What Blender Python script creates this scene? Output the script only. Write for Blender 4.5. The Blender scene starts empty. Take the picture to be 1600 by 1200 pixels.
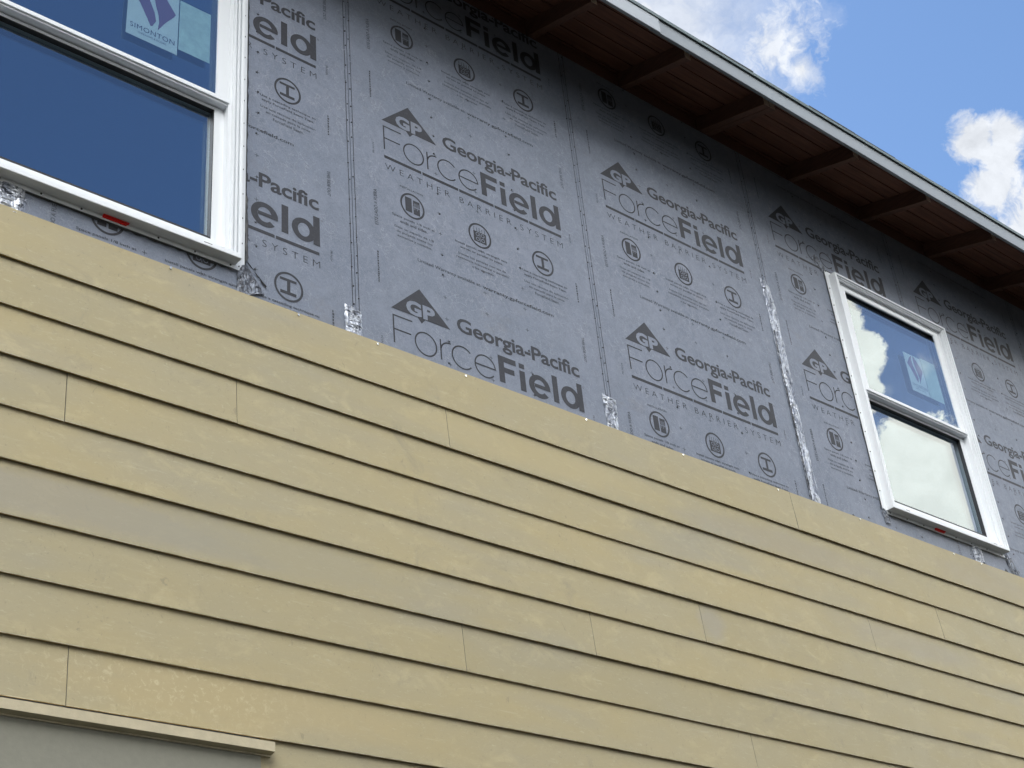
import bpy, bmesh, math, random
from mathutils import Vector, Matrix
random.seed(7)
S = bpy.context.scene
COL = S.collection

# ------------------------------------------------------------------ camera
F_PX = 2278.3
YAW, PITCH, ROLL = 0.74717, 0.55594, -0.10105
CAM = Vector((-2.45556, -3.41138, -2.66513))
fw = Vector((math.sin(YAW)*math.cos(PITCH), math.cos(YAW)*math.cos(PITCH), math.sin(PITCH)))
r0 = Vector((math.cos(YAW), -math.sin(YAW), 0)); u0 = r0.cross(fw)
rt = r0*math.cos(ROLL) + u0*math.sin(ROLL)
up = -r0*math.sin(ROLL) + u0*math.cos(ROLL)
cd = bpy.data.cameras.new('camera'); cam = bpy.data.objects.new('camera', cd); COL.objects.link(cam)
M = Matrix((rt, up, -fw)).transposed().to_4x4(); M.translation = CAM
cam.matrix_world = M
cd.sensor_width = 36; cd.lens = F_PX/1600*36; cd.clip_end = 2000; cd.clip_start = 0.05
S.camera = cam

# ------------------------------------------------------------------ sun and sky
SUN_EL, SUN_AZ = math.radians(52), math.radians(-25)      # azimuth from +Y towards +X: behind the house
sun_dir = Vector((math.sin(SUN_AZ)*math.cos(SUN_EL), math.cos(SUN_AZ)*math.cos(SUN_EL), math.sin(SUN_EL)))
sl = bpy.data.lights.new('sun', 'SUN'); sl.energy = 2.0; sl.angle = math.radians(0.5); sl.color = (1, .95, .88)
so = bpy.data.objects.new('sun', sl); COL.objects.link(so)
so.rotation_euler = sun_dir.to_track_quat('Z', 'Y').to_euler(); so.location = (0, 0, 30)

w = bpy.data.worlds.new('World'); S.world = w; w.use_nodes = True
nt = w.node_tree; N = nt.nodes; LK = nt.links
for n in list(N): N.remove(n)
def nd(t, **k):
    n = N.new(t)
    for a, b in k.items(): setattr(n, a, b)
    return n
def mth(op, a, b=None, c=None, clamp=False):
    n = N.new('ShaderNodeMath'); n.operation = op; n.use_clamp = clamp
    for i, v in enumerate((a, b, c)):
        if v is None: continue
        if isinstance(v, (int, float)): n.inputs[i].default_value = v
        else: LK.new(v, n.inputs[i])
    return n.outputs[0]
sky = nd('ShaderNodeTexSky', sky_type='NISHITA'); sky.sun_disc = False
sky.sun_elevation = SUN_EL; sky.sun_rotation = SUN_AZ; sky.altitude = 100
sky.air_density = 1.0; sky.dust_density = 0.6; sky.ozone_density = 2.0
SKY_STR, CLOUD = 0.140, 1.0
bsky = nd('ShaderNodeBackground'); bsky.inputs['Strength'].default_value = SKY_STR
hsv = nd('ShaderNodeHueSaturation'); hsv.inputs['Saturation'].default_value = 1.08
LK.new(sky.outputs[0], hsv.inputs['Color']); LK.new(hsv.outputs[0], bsky.inputs[0])
tc = nd('ShaderNodeTexCoord'); nz0 = nd('ShaderNodeVectorMath', operation='NORMALIZE'); LK.new(tc.outputs['Generated'], nz0.inputs[0])
D = nz0.outputs[0]
def noise(scale, detail=8, rough=.55, off=(0, 0, 0), src=None):
    mp = nd('ShaderNodeVectorMath', operation='ADD'); mp.inputs[1].default_value = off; LK.new(src or D, mp.inputs[0])
    n = nd('ShaderNodeTexNoise'); n.inputs['Scale'].default_value = scale; n.inputs['Detail'].default_value = detail
    n.inputs['Roughness'].default_value = rough; LK.new(mp.outputs[0], n.inputs['Vector']); return n
dn = noise(9, 6, .6, (7, 2, 4)); dsc = nd('ShaderNodeVectorMath', operation='SCALE'); dsc.inputs['Scale'].default_value = .09; LK.new(dn.outputs['Color'], dsc.inputs[0])
dad = nd('ShaderNodeVectorMath', operation='ADD'); LK.new(D, dad.inputs[0]); LK.new(dsc.outputs[0], dad.inputs[1]); DW = dad.outputs[0]
n1 = noise(46, 8, .60, src=DW); n0 = noise(15, 9, .6, (2, 8, 1), src=DW); n2 = noise(130, 6, .62, (3, 1, 2), src=DW); nbig = noise(2.2, 10, .6, (5.3, 1.2, .4))
def blob(c, rad, soft=.35, amp=1.3, fine=.6, big=0):
    v = nd('ShaderNodeVectorMath', operation='DISTANCE'); v.inputs[1].default_value = Vector(c).normalized(); LK.new(D, v.inputs[0])
    a = mth('SUBTRACT', 1.0, mth('DIVIDE', v.outputs['Value'], rad))
    a = mth('ADD', a, mth('MULTIPLY', mth('SUBTRACT', n1.outputs[0], .5), amp))
    a = mth('ADD', a, mth('MULTIPLY', mth('SUBTRACT', n2.outputs[0], .5), fine))
    if big: a = mth('ADD', a, mth('MULTIPLY', mth('SUBTRACT', n0.outputs[0], .5), big))
    return mth('DIVIDE', a, soft, clamp=True)
def mx(lst):
    o = lst[0]
    for q in lst[1:]: o = mth('MAXIMUM', o, q)
    return o
# clouds on the sun's side, over the eave (thinner and partly shaded)
front = mx([mth('MULTIPLY', blob((.568, .432, .70), .108, .80, .45, .3, .8), .84), mth('MULTIPLY', blob((.622, .388, .680), .037, 1.0, 2.2, 1.2, .8), .95),
            blob((.641, .383, .664), .0155, .9, 1.5, .9), blob((.630, .380, .677), .012, 1.0, 1.6, 1.0), blob((.54, .44, .72), .05, .7, 1.2, .9), mth('MULTIPLY', blob((.636, .352, .686), .013, 1.6, 2.2, 1.4), .30),
            blob((.729, .325, .606), .019, .45, 1.2, .6), blob((.737, .309, .602), .017, .50, 1.2, .7), blob((.748, .330, .577), .023, .55, 1.5, .8),
            blob((.741, .318, .592), .016, .4, 1.3, .8), blob((.770, .316, .556), .032, .5, 1.6, .8), blob((.760, .300, .580), .015, .7, 1.5, 1.0)])
# sunlit cumulus opposite the sun: seen mirrored in the panes and lighting the wall
mirr = mx([blob((.733, -.452, .512), .0215, .12, .8, .35, .6), blob((.742, -.462, .490), .017, .12, .8, .35), blob((.715, -.46, .53), .03, .12, .8, .35),
           blob((.790, -.452, .418), .056, .10, .6, .25, .6), blob((.772, -.475, .425), .033, .10, .7, .3),
           mth('MULTIPLY', blob((.760, -.421, .495), .013, 1.3, 1.8, 1.2), .40), mth('MULTIPLY', blob((.751, -.449, .486), .010, 1.3, 1.8, 1.2), .30),
           mth('MULTIPLY', blob((.765, -.44, .47), .20, 1.6, .15, .0, .5), .19)])
gen = mth('DIVIDE', mth('SUBTRACT', nbig.outputs[0], .47), .07, clamp=True)
sep = nd('ShaderNodeSeparateXYZ'); LK.new(D, sep.inputs[0])
gen = mth('MULTIPLY', gen, mth('DIVIDE', mth('SUBTRACT', -.1, sep.outputs['Y']), .15, clamp=True))      # unseen cumulus field, added to light the wall
def hole(c, rad, soft):
    v = nd('ShaderNodeVectorMath', operation='DISTANCE'); v.inputs[1].default_value = Vector(c).normalized(); LK.new(D, v.inputs[0])
    return mth('DIVIDE', mth('SUBTRACT', v.outputs['Value'], rad), soft, clamp=True)
gen = mth('MULTIPLY', gen, mth('MULTIPLY', hole((.30, -.67, .67), .22, .12), hole((.765, -.44, .47), .10, .08)))
gen = mth('MAXIMUM', gen, mth('MAXIMUM', blob((-.55, -.70, .45), .42, .2, .4, .2, 1.3), blob((.05, -.93, .30), .30, .2, .4, .2, 1.3)))  # two large unseen clouds, added for more light on the wall
back = mth('MAXIMUM', gen, 0.0)
shade = mth('ADD', .42, mth('MULTIPLY', mth('ADD', n1.outputs[0], n0.outputs[0]), .52))
emF = nd('ShaderNodeBackground'); emF.inputs[0].default_value = (.93, .96, 1.0, 1)
LK.new(mth('MULTIPLY', shade, 0.60*CLOUD), emF.inputs['Strength'])
emB = nd('ShaderNodeBackground'); emB.inputs[0].default_value = (.985, .98, .94, 1)
LK.new(mth('MULTIPLY', mth('ADD', .7, mth('MULTIPLY', n1.outputs[0], .6)), 6.8*CLOUD), emB.inputs['Strength'])
emM = nd('ShaderNodeBackground'); emM.inputs[0].default_value = (1.0, .97, .80, 1)
LK.new(mth('MULTIPLY', mth('ADD', .72, mth('MULTIPLY', n1.outputs[0], .5)), 1.32*CLOUD), emM.inputs['Strength'])
m1 = nd('ShaderNodeMixShader'); LK.new(mth('MULTIPLY', front, .93), m1.inputs[0]); LK.new(bsky.outputs[0], m1.inputs[1]); LK.new(emF.outputs[0], m1.inputs[2])
m2 = nd('ShaderNodeMixShader'); LK.new(back, m2.inputs[0]); LK.new(m1.outputs[0], m2.inputs[1]); LK.new(emB.outputs[0], m2.inputs[2])
m3 = nd('ShaderNodeMixShader'); LK.new(mirr, m3.inputs[0]); LK.new(m2.outputs[0], m3.inputs[1]); LK.new(emM.outputs[0], m3.inputs[2])
wo = nd('ShaderNodeOutputWorld'); LK.new(m3.outputs[0], wo.inputs[0])
vs = S.view_settings; vs.view_transform = 'Standard'; vs.look = 'None'; vs.exposure = 0.75; vs.gamma = 1; vs.use_curve_mapping = False

# ------------------------------------------------------------------ materials
def mat(name, col, rough=.7, metal=0, spec=.5, noise_amt=.0, nscale=5, bump=0, bscale=60, stretch=(1, 1, 1), fn=None):
    m = bpy.data.materials.new(name); m.use_nodes = True; t = m.node_tree; b = t.nodes['Principled BSDF']
    b.inputs['Roughness'].default_value = rough; b.inputs['Metallic'].default_value = metal
    b.inputs['Specular IOR Level'].default_value = spec
    b.inputs['Base Color'].default_value = (*col, 1)
    g = t.nodes.new('ShaderNodeNewGeometry')
    def mp(sc, off=0):
        v = t.nodes.new('ShaderNodeVectorMath'); v.operation = 'MULTIPLY_ADD'
        v.inputs[1].default_value = sc; v.inputs[2].default_value = (off, off*.7, off*1.3); t.links.new(g.outputs['Position'], v.inputs[0]); return v.outputs[0]
    def nz(scale, sc=(1, 1, 1), det=6, rg=.6, off=0, dist=0):
        n = t.nodes.new('ShaderNodeTexNoise'); n.inputs['Scale'].default_value = scale; n.inputs['Detail'].default_value = det
        n.inputs['Roughness'].default_value = rg; n.inputs['Distortion'].default_value = dist; t.links.new(mp(sc, off), n.inputs['Vector']); return n.outputs[0]
    def ramp(src, a, b2, lo=0, hi=1):
        n = t.nodes.new('ShaderNodeMapRange'); n.inputs[1].default_value = a; n.inputs[2].default_value = b2
        n.inputs[3].default_value = lo; n.inputs[4].default_value = hi; n.clamp = True; t.links.new(src, n.inputs[0]); return n.outputs[0]
    def mix(fac, a, b2, blend='MIX'):
        n = t.nodes.new('ShaderNodeMix'); n.data_type = 'RGBA'; n.blend_type = blend
        if isinstance(fac, float): n.inputs[0].default_value = fac
        else: t.links.new(fac, n.inputs[0])
        for i, v in ((6, a), (7, b2)):
            if isinstance(v, tuple): n.inputs[i].default_value = (*v, 1)
            else: t.links.new(v, n.inputs[i])
        return n.outputs[2]
    def bumpn(src, strength, dist=.002):
        n = t.nodes.new('ShaderNodeBump'); n.inputs['Strength'].default_value = strength; n.inputs['Distance'].default_value = dist
        t.links.new(src, n.inputs['Height']); t.links.new(n.outputs[0], b.inputs['Normal'])
    m['_'] = 1
    if fn: fn(t, b, mp, nz, ramp, mix, bumpn)
    else:
        if noise_amt:
            c = mix(ramp(nz(nscale, stretch), .3, .7), tuple(x*(1-noise_amt) for x in col), tuple(min(1, x*(1+noise_amt)) for x in col))
            t.links.new(c, b.inputs['Base Color'])
        if bump: bumpn(nz(bscale, stretch), bump)
    return m

def f_sheath(t, b, mp, nz, ramp, mix, bumpn):
    base = mix(ramp(nz(3.0), .35, .65), (.134, .160, .216), (.168, .192, .250))
    base = mix(ramp(nz(17, (1, 1, .8), 6, .7, 12, .5), .42, .62, 0, .5), base, (.105, .125, .165))
    fib = ramp(nz(110, (1, 1, 1), 4, .7, 3, 1.8), .44, .60)
    base = mix(fib, base, mix(.5, base, (.205, .23, .29)))
    # wrinkled overlay: pale hairlines over strand edges
    v = t.nodes.new('ShaderNodeTexVoronoi'); v.feature = 'DISTANCE_TO_EDGE'; v.inputs['Scale'].default_value = 22
    add = t.nodes.new('ShaderNodeVectorMath'); add.operation = 'ADD'; t.links.new(mp((1, 1, .75)), add.inputs[0])
    nn = t.nodes.new('ShaderNodeTexNoise'); nn.inputs['Scale'].default_value = 16; nn.inputs['Detail'].default_value = 4; t.links.new(mp((1, 1, 1), 9), nn.inputs['Vector'])
    sc = t.nodes.new('ShaderNodeVectorMath'); sc.operation = 'SCALE'; sc.inputs['Scale'].default_value = .12; t.links.new(nn.outputs['Color'], sc.inputs[0]); t.links.new(sc.outputs[0], add.inputs[1])
    t.links.new(add.outputs[0], v.inputs['Vector'])
    line = ramp(v.outputs['Distance'], .0, .035, 1, 0)
    gate = ramp(nz(9, off=2), .42, .60)
    mm = t.nodes.new('ShaderNodeMath'); mm.operation = 'MULTIPLY'; t.links.new(line, mm.inputs[0]); t.links.new(gate, mm.inputs[1])
    m3 = t.nodes.new('ShaderNodeMath'); m3.operation = 'MULTIPLY'; m3.inputs[1].default_value = .48; t.links.new(mm.outputs[0], m3.inputs[0])
    base = mix(m3.outputs[0], base, (.29, .31, .36))
    base = mix(ramp(nz(2.1, (1, 1, 2.2), 8, .7, 7), .60, .78, 0, .35), base, (.17, .155, .145))      # dust and dirt
    t.links.new(base, b.inputs['Base Color'])
    ad = t.nodes.new('ShaderNodeMath'); ad.operation = 'ADD'; t.links.new(nz(55, (1, 1, 1), 6, .65, 1), ad.inputs[0]); t.links.new(mm.outputs[0], ad.inputs[1])
    bumpn(ad.outputs[0], .35, .0015)
    t.links.new(ramp(nz(30), .3, .7, .38, .6), b.inputs['Roughness'])
M_SHEATH = mat('sheathing_overlay', (.16, .18, .22), fn=f_sheath)

def f_ink(t, b, mp, nz, ramp, mix, bumpn):
    t.links.new(mix(ramp(nz(90, (1, 1, 1), 5, .7), .5, .72, 0, .5), (.017, .018, .025), (.05, .053, .068)), b.inputs['Base Color'])
M_INK = mat('printed_ink', (.03, .03, .035), rough=.55, fn=f_ink)
M_INKF = mat('faint_ink', (.042, .045, .058), rough=.6)

def f_siding(t, b, mp, nz, ramp, mix, bumpn):
    oi = t.nodes.new('ShaderNodeObjectInfo')
    c = mix(oi.outputs['Random'], (.328, .280, .163), (.362, .304, .172))
    c = mix(ramp(nz(1.3, (1, 1, 2.5), 6, .6), .35, .65), c, mix(.55, c, (.31, .285, .205)))
    c = mix(ramp(nz(.9, (1, 1, 5), 4, .5, 21), .54, .70, 0, .55), c, (.285, .268, .215))              # greyish rubbed areas
    c = mix(ramp(nz(6.5, (1, 1, 2.0), 7, .72, 5, .6), .54, .68, 0, .50), c, (.44, .375, .225))          # pale scuffs
    c = mix(ramp(nz(38, (1, 1, 3.5), 5, .75, 15, 1.2), .57, .68, 0, .50), c, (.46, .42, .29))
    c = mix(ramp(nz(4.3, (1, 1, 1.2), 8, .75, 33, 1.0), .58, .70, 0, .50), c, (.235, .215, .155))       # dirt smudges
    c = mix(ramp(nz(26, (1.5, 1, 1), 5, .7, 45, 1.5), .62, .70, 0, .5), c, (.19, .17, .12))
    c = mix(ramp(nz(110, (1, 1, 1), 3, .6, 77), .64, .72, 0, .45), c, (.22, .20, .14))
    c = mix(ramp(nz(12, (.5, 1, 5), 6, .75, 91, .4), .60, .70, 0, .35), c, (.47, .43, .31))
    def patch(cx, cz, rx, rz, col, amt, seed):
        v = t.nodes.new('ShaderNodeVectorMath'); v.operation = 'MULTIPLY_ADD'; v.inputs[1].default_value = (1/rx, 0, 1/rz); v.inputs[2].default_value = (-cx/rx, 0, -cz/rz); t.links.new(g_pos, v.inputs[0])
        l = t.nodes.new('ShaderNodeVectorMath'); l.operation = 'LENGTH'; t.links.new(v.outputs[0], l.inputs[0])
        q = t.nodes.new('ShaderNodeMath'); q.operation = 'MULTIPLY_ADD'; q.inputs[1].default_value = 1.5; t.links.new(nz(9, (.6, 1, 1.6), 7, .72, seed), q.inputs[0]); t.links.new(l.outputs['Value'], q.inputs[2])
        return mix(ramp(q.outputs[0], 1.35, 2.0, amt, 0), c, col)
    g_pos = mp((1, 1, 1))
    c = patch(-1.0, -.735, .62, .075, (.272, .255, .215), .62, 3)
    c = patch(-.35, -.735, .55, .070, (.29, .27, .205), .45, 13)
    c = patch(-.45, -1.21, .60, .085, (.395, .32, .175), .55, 5)
    fl = ramp(nz(48, (1, 1, 1), 5, .75, 66, .8), .535, .63, 0, .42)
    c0 = c; c = mix(fl, c, (.56, .49, .33)); c1 = c; c = c0
    v2 = t.nodes.new('ShaderNodeVectorMath'); v2.operation = 'MULTIPLY_ADD'; v2.inputs[1].default_value = (1/.55, 0, 1/.10); v2.inputs[2].default_value = (.68/.55, 0, 1.21/.10); t.links.new(g_pos, v2.inputs[0])
    l2 = t.nodes.new('ShaderNodeVectorMath'); l2.operation = 'LENGTH'; t.links.new(v2.outputs[0], l2.inputs[0])
    c = mix(ramp(l2.outputs['Value'], .3, 1.2, 1, 0), c0, c1)
    c = patch(.75, -.075, .75, .065, (.39, .325, .18), .55, 7)
    c = patch(2.9, -.40, .5, .06, (.285, .262, .22), .4, 8)
    c = patch(2.2, -.10, .6, .06, (.285, .255, .20), .45, 18)
    c = patch(3.7, .08, .45, .09, (.275, .245, .185), .45, 9)
    c = patch(1.60, -.57, .07, .07, (.29, .275, .25), .45, 10)
    t.links.new(c, b.inputs['Base Color'])
    t.links.new(ramp(nz(8), .3, .7, .5, .68), b.inputs['Roughness'])
    bumpn(nz(150, (1, 1, 2.2), 5, .6), .25, .0008)
M_SIDE = mat('siding_paint', (.42, .36, .21), rough=.6, spec=.35, fn=f_siding)
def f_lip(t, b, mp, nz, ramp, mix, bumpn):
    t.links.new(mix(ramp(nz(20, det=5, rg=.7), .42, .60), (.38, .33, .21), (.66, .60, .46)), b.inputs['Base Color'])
M_LIP = mat('siding_highlit_worn_lip', (.5, .45, .3), rough=.7, fn=f_lip)  # edge highlight put into the lip colour, in patches, along with wear
M_UNDER = mat('siding_underside', (.38, .26, .075), rough=.9)
M_CUT = mat('siding_cut_edge', (.30, .28, .22), rough=.9, noise_amt=.2, nscale=60)
M_GREYB = mat('grey_trim_board', (.215, .212, .175), rough=.85, noise_amt=.05, nscale=40, bump=.35, bscale=110)
M_CAP = mat('cream_trim', (.46, .405, .285), rough=.7, noise_amt=.1, nscale=25, bump=.3, bscale=120)
M_VINYL = mat('white_vinyl', (.72, .75, .79), rough=.42)
M_GASKET = mat('black_gasket', (.015, .016, .018), rough=.5)
M_BLACK = mat('black_sealant', (.012, .013, .016), rough=.45, bump=.6, bscale=80)
M_RED = mat('red_clip', (.80, .022, .02), rough=.4)
M_METAL = mat('nail_metal', (.45, .44, .42), rough=.4, metal=.9)
M_GALV = mat('galvanised_head', (.85, .84, .78), rough=.25, metal=.8)
M_DARKNAIL = mat('dark_nail', (.02, .02, .024), rough=.5)

def crease(t, nz, ramp, mp, sc, dist, wdt):
    v = t.nodes.new('ShaderNodeTexVoronoi'); v.feature = 'DISTANCE_TO_EDGE'; v.inputs['Scale'].default_value = sc
    nn = t.nodes.new('ShaderNodeTexNoise'); nn.inputs['Scale'].default_value = sc*.8; nn.inputs['Detail'].default_value = 3; t.links.new(mp((1, 1, .6), 3), nn.inputs['Vector'])
    a = t.nodes.new('ShaderNodeVectorMath'); a.operation = 'MULTIPLY_ADD'; a.inputs[1].default_value = (dist,)*3; t.links.new(nn.outputs['Color'], a.inputs[0]); t.links.new(mp((1, 1, .45)), a.inputs[2])
    t.links.new(a.outputs[0], v.inputs['Vector']); return v.outputs['Distance']
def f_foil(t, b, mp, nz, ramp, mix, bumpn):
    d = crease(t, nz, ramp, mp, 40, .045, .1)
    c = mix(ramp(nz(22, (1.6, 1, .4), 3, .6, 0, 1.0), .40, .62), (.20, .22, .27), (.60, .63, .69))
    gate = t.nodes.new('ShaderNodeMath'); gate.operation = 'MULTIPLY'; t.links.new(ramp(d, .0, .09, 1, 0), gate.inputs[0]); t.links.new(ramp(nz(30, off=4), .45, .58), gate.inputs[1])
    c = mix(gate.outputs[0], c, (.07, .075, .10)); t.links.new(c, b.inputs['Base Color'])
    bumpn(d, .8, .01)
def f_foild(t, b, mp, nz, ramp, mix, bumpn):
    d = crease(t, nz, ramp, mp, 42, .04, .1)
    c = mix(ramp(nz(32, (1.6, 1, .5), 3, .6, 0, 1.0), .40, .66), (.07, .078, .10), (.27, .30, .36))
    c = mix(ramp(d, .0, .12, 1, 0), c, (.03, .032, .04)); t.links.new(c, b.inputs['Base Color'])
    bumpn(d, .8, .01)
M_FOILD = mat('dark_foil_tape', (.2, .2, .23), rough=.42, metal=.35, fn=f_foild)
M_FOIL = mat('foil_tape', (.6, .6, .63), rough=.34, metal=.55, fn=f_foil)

def f_wood(t, b, mp, nz, ramp, mix, bumpn):
    c = mix(ramp(nz(9, (.35, 6, 6), 6, .6, 1, .5), .3, .7), (.105, .042, .027), (.21, .092, .058))
    c = mix(ramp(nz(22, (1, 1, 1), 5, .7, 8), .66, .74, 0, .7), c, (.02, .01, .007))
    t.links.new(c, b.inputs['Base Color']); bumpn(nz(40, (.2, 6, 6), 4), .3, .001)
M_WOOD = mat('deck_board_wood', (.15, .07, .04), rough=.75, fn=f_wood)
def f_raf(t, b, mp, nz, ramp, mix, bumpn):
    c = mix(ramp(nz(30, (6, .4, 3), 6, .6, 4, .5), .3, .7), (.085, .037, .024), (.15, .072, .046))
    t.links.new(c, b.inputs['Base Color']); bumpn(nz(60, (4, .3, 4), 4), .3, .001)
M_RAF = mat('rafter_wood', (.2, .1, .05), rough=.75, fn=f_raf)
M_END = mat('end_grain', (.88, .66, .50), rough=.85, noise_amt=.2, nscale=120)
M_FASCIA = mat('fascia_metal', (.185, .208, .232), rough=.45, noise_amt=.05, nscale=4, bump=.15, bscale=8)
M_FASCIA2 = mat('fascia_metal_lapped', (.29, .32, .355), rough=.4, noise_amt=.06, nscale=5, bump=.2, bscale=8)
M_DRIP = mat('drip_edge', (.075, .105, .110), rough=.5, noise_amt=.15, nscale=20)
M_SHINGLE = mat('shingle', (.05, .058, .060), rough=.95, noise_amt=.4, nscale=40, bump=.8, bscale=150)
M_ROOM = mat('room_plaster', (.14, .14, .135), rough=.9, noise_amt=.1)
M_STICK = mat('sticker_paper', (.62, .72, .72), rough=.5, noise_amt=.04, nscale=30)
M_STICK2 = mat('sticker_green', (.50, .66, .62), rough=.5, noise_amt=.12, nscale=40)
M_LOGO = mat('sticker_purple', (.16, .055, .15), rough=.5)
M_TXT = mat('sticker_text', (.03, .03, .06), rough=.5)

def f_ground(t, b, mp, nz, ramp, mix, bumpn):
    c = mix(ramp(nz(.8, det=8, rg=.65), .35, .65), (.020, .015, .011), (.034, .027, .02))
    c = mix(ramp(nz(.15, det=4), .45, .6), c, (.018, .026, .010))
    t.links.new(c, b.inputs['Base Color']); bumpn(nz(6, det=8), .8, .05)
M_GROUND = mat('bare_soil', (.1, .08, .05), rough=.95, fn=f_ground)

def glass():
    m = bpy.data.materials.new('coated_glass'); m.use_nodes = True; t = m.node_tree
    for n in list(t.nodes): t.nodes.remove(n)
    lw = t.nodes.new('ShaderNodeLayerWeight'); lw.inputs['Blend'].default_value = .5      # Facing = 1 - |cos|
    def mt(op, a, b):
        n = t.nodes.new('ShaderNodeMath'); n.operation = op
        for k, v in enumerate((a, b)):
            if isinstance(v, (int, float)): n.inputs[k].default_value = v
            else: t.links.new(v, n.inputs[k])
        return n.outputs[0]
    R0 = .27
    fs = mt('ADD', R0, mt('MULTIPLY', 1-R0, mt('POWER', lw.outputs['Facing'], 3.0)))
    g = t.nodes.new('ShaderNodeNewGeometry')
    fs = mt('MULTIPLY', fs, mt('SUBTRACT', 1.0, g.outputs['Backfacing']))
    gl = t.nodes.new('ShaderNodeBsdfGlossy'); gl.inputs['Roughness'].default_value = .0; gl.inputs[0].default_value = (.78, .84, .96, 1)
    tr = t.nodes.new('ShaderNodeBsdfTransparent'); tr.inputs[0].default_value = (.80, .86, .88, 1)
    mxx = t.nodes.new('ShaderNodeMixShader'); o = t.nodes.new('ShaderNodeOutputMaterial')
    t.links.new(fs, mxx.inputs[0]); t.links.new(tr.outputs[0], mxx.inputs[1]); t.links.new(gl.outputs[0], mxx.inputs[2]); t.links.new(mxx.outputs[0], o.inputs[0])
    return m
M_GLASS = glass()

# ------------------------------------------------------------------ mesh helpers
class MB:
    def __init__(self): self.bm = bmesh.new(); self.mats = []
    def mi(self, m):
        if m not in self.mats: self.mats.append(m)
        return self.mats.index(m)
    def box(self, x0, x1, y0, y1, z0, z1, m, bev=0):
        b = self.bm; i = self.mi(m)
        v = [b.verts.new(c) for c in ((x0,y0,z0),(x1,y0,z0),(x1,y1,z0),(x0,y1,z0),(x0,y0,z1),(x1,y0,z1),(x1,y1,z1),(x0,y1,z1))]
        fs = [b.faces.new([v[k] for k in q]) for q in ((0,3,2,1),(4,5,6,7),(0,1,5,4),(1,2,6,5),(2,3,7,6),(3,0,4,7))]
        for f in fs: f.material_index = i
        if bev:
            es = {e for f in fs for e in f.edges}
            r = bmesh.ops.bevel(b, geom=list(es), offset=bev, segments=1, affect='EDGES')
            for f in r['faces']: f.material_index = i
        return v
    def poly(self, pts, m):
        f = self.bm.faces.new([self.bm.verts.new(p) for p in pts]); f.material_index = self.mi(m); return f
    def prism_x(self, prof, x0, x1, m, bev=0):          # profile in (y,z), extruded along x
        b = self.bm; i = self.mi(m)
        A = [b.verts.new((x0, y, z)) for y, z in prof]; B = [b.verts.new((x1, y, z)) for y, z in prof]; n = len(prof)
        fs = [b.faces.new(A[::-1]), b.faces.new(B)] + [b.faces.new((A[k], A[(k+1)%n], B[(k+1)%n], B[k])) for k in range(n)]
        for f in fs: f.material_index = i
        return fs
    def disc(self, x, z, y0, y1, r, m, n=10):           # short cylinder along y
        b = self.bm; i = self.mi(m)
        A = [b.verts.new((x+r*math.cos(a), y0, z+r*math.sin(a))) for a in [k*2*math.pi/n for k in range(n)]]
        B = [b.verts.new((v.co.x, y1, v.co.z)) for v in A]
        fs = [b.faces.new(A), b.faces.new(B[::-1])]+[b.faces.new((A[k], B[k], B[(k+1)%n], A[(k+1)%n])) for k in range(n)]
        for f in fs: f.material_index = i
    def build(self, name, parent=None, label=None, smooth=False, normals=True):
        if normals: bmesh.ops.recalc_face_normals(self.bm, faces=self.bm.faces)
        me = bpy.data.meshes.new(name); self.bm.to_mesh(me); self.bm.free()
        for m in self.mats: me.materials.append(m)
        if smooth: me.shade_smooth()
        o = bpy.data.objects.new(name, me); COL.objects.link(o)
        if parent: o.parent = parent; 
        if label: o['label'] = label
        return o

# ------------------------------------------------------------------ 2D print: list of (polygon verts, faces, material, layer)
INK, FAINT, BASE = 0, 1, 2
tmp_cache = {}
def font_mesh(s, offset=0.0, spacing=1.0):
    key = (s, offset, spacing)
    if key not in tmp_cache:
        cu = bpy.data.curves.new('text', 'FONT'); cu.body = s; cu.offset = offset; cu.space_character = spacing; cu.resolution_u = 3
        o = bpy.data.objects.new('text', cu); COL.objects.link(o)
        dg = bpy.context.evaluated_depsgraph_get(); me = bpy.data.meshes.new_from_object(o.evaluated_get(dg))
        vs_ = [(v.co.x, v.co.y) for v in me.vertices]; fs = [tuple(p.vertices) for p in me.polygons]
        bpy.data.objects.remove(o); bpy.data.curves.remove(cu); bpy.data.meshes.remove(me)
        tmp_cache[key] = (vs_, fs)
    return tmp_cache[key]
def fit_text(s, x0, x1, z0, z1, m=INK, offset=0.0, spacing=1.0, rot=0, layer=0):
    vs_, fs = font_mesh(s, offset, spacing)
    a = min(v[0] for v in vs_); b = max(v[0] for v in vs_); c = min(v[1] for v in vs_); d = max(v[1] for v in vs_)
    out = []
    for x, y in vs_:
        u, v = (x-a)/(b-a), (y-c)/(d-c)
        if rot == 1: u, v = 1-v, u
        elif rot == -1: u, v = v, 1-u
        out.append((x0+u*(x1-x0), z0+v*(z1-z0)))
    return (out, fs, m, layer)
def arc(cx, cz, rx, rz, a0, a1, wx, wz=None, m=INK, n=40, layer=0):
    wz = wx if wz is None else wz; v = []; f = []
    n = max(6, int(n*abs(a1-a0)/360))
    for k in range(n+1):
        a = math.radians(a0+(a1-a0)*k/n); c, s = math.cos(a), math.sin(a)
        v += [(cx+rx*c, cz+rz*s), (cx+(rx-wx)*c, cz+(rz-wz)*s)]
    for k in range(n): f.append((2*k, 2*k+2, 2*k+3, 2*k+1))
    return (v, f, m, layer)
def rect(x0, x1, z0, z1, m=INK, layer=0): return ([(x0, z0), (x1, z0), (x1, z1), (x0, z1)], [(0, 1, 2, 3)], m, layer)
def pg(pts, m=INK, layer=0): return (pts, [tuple(range(len(pts)))], m, layer)

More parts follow.
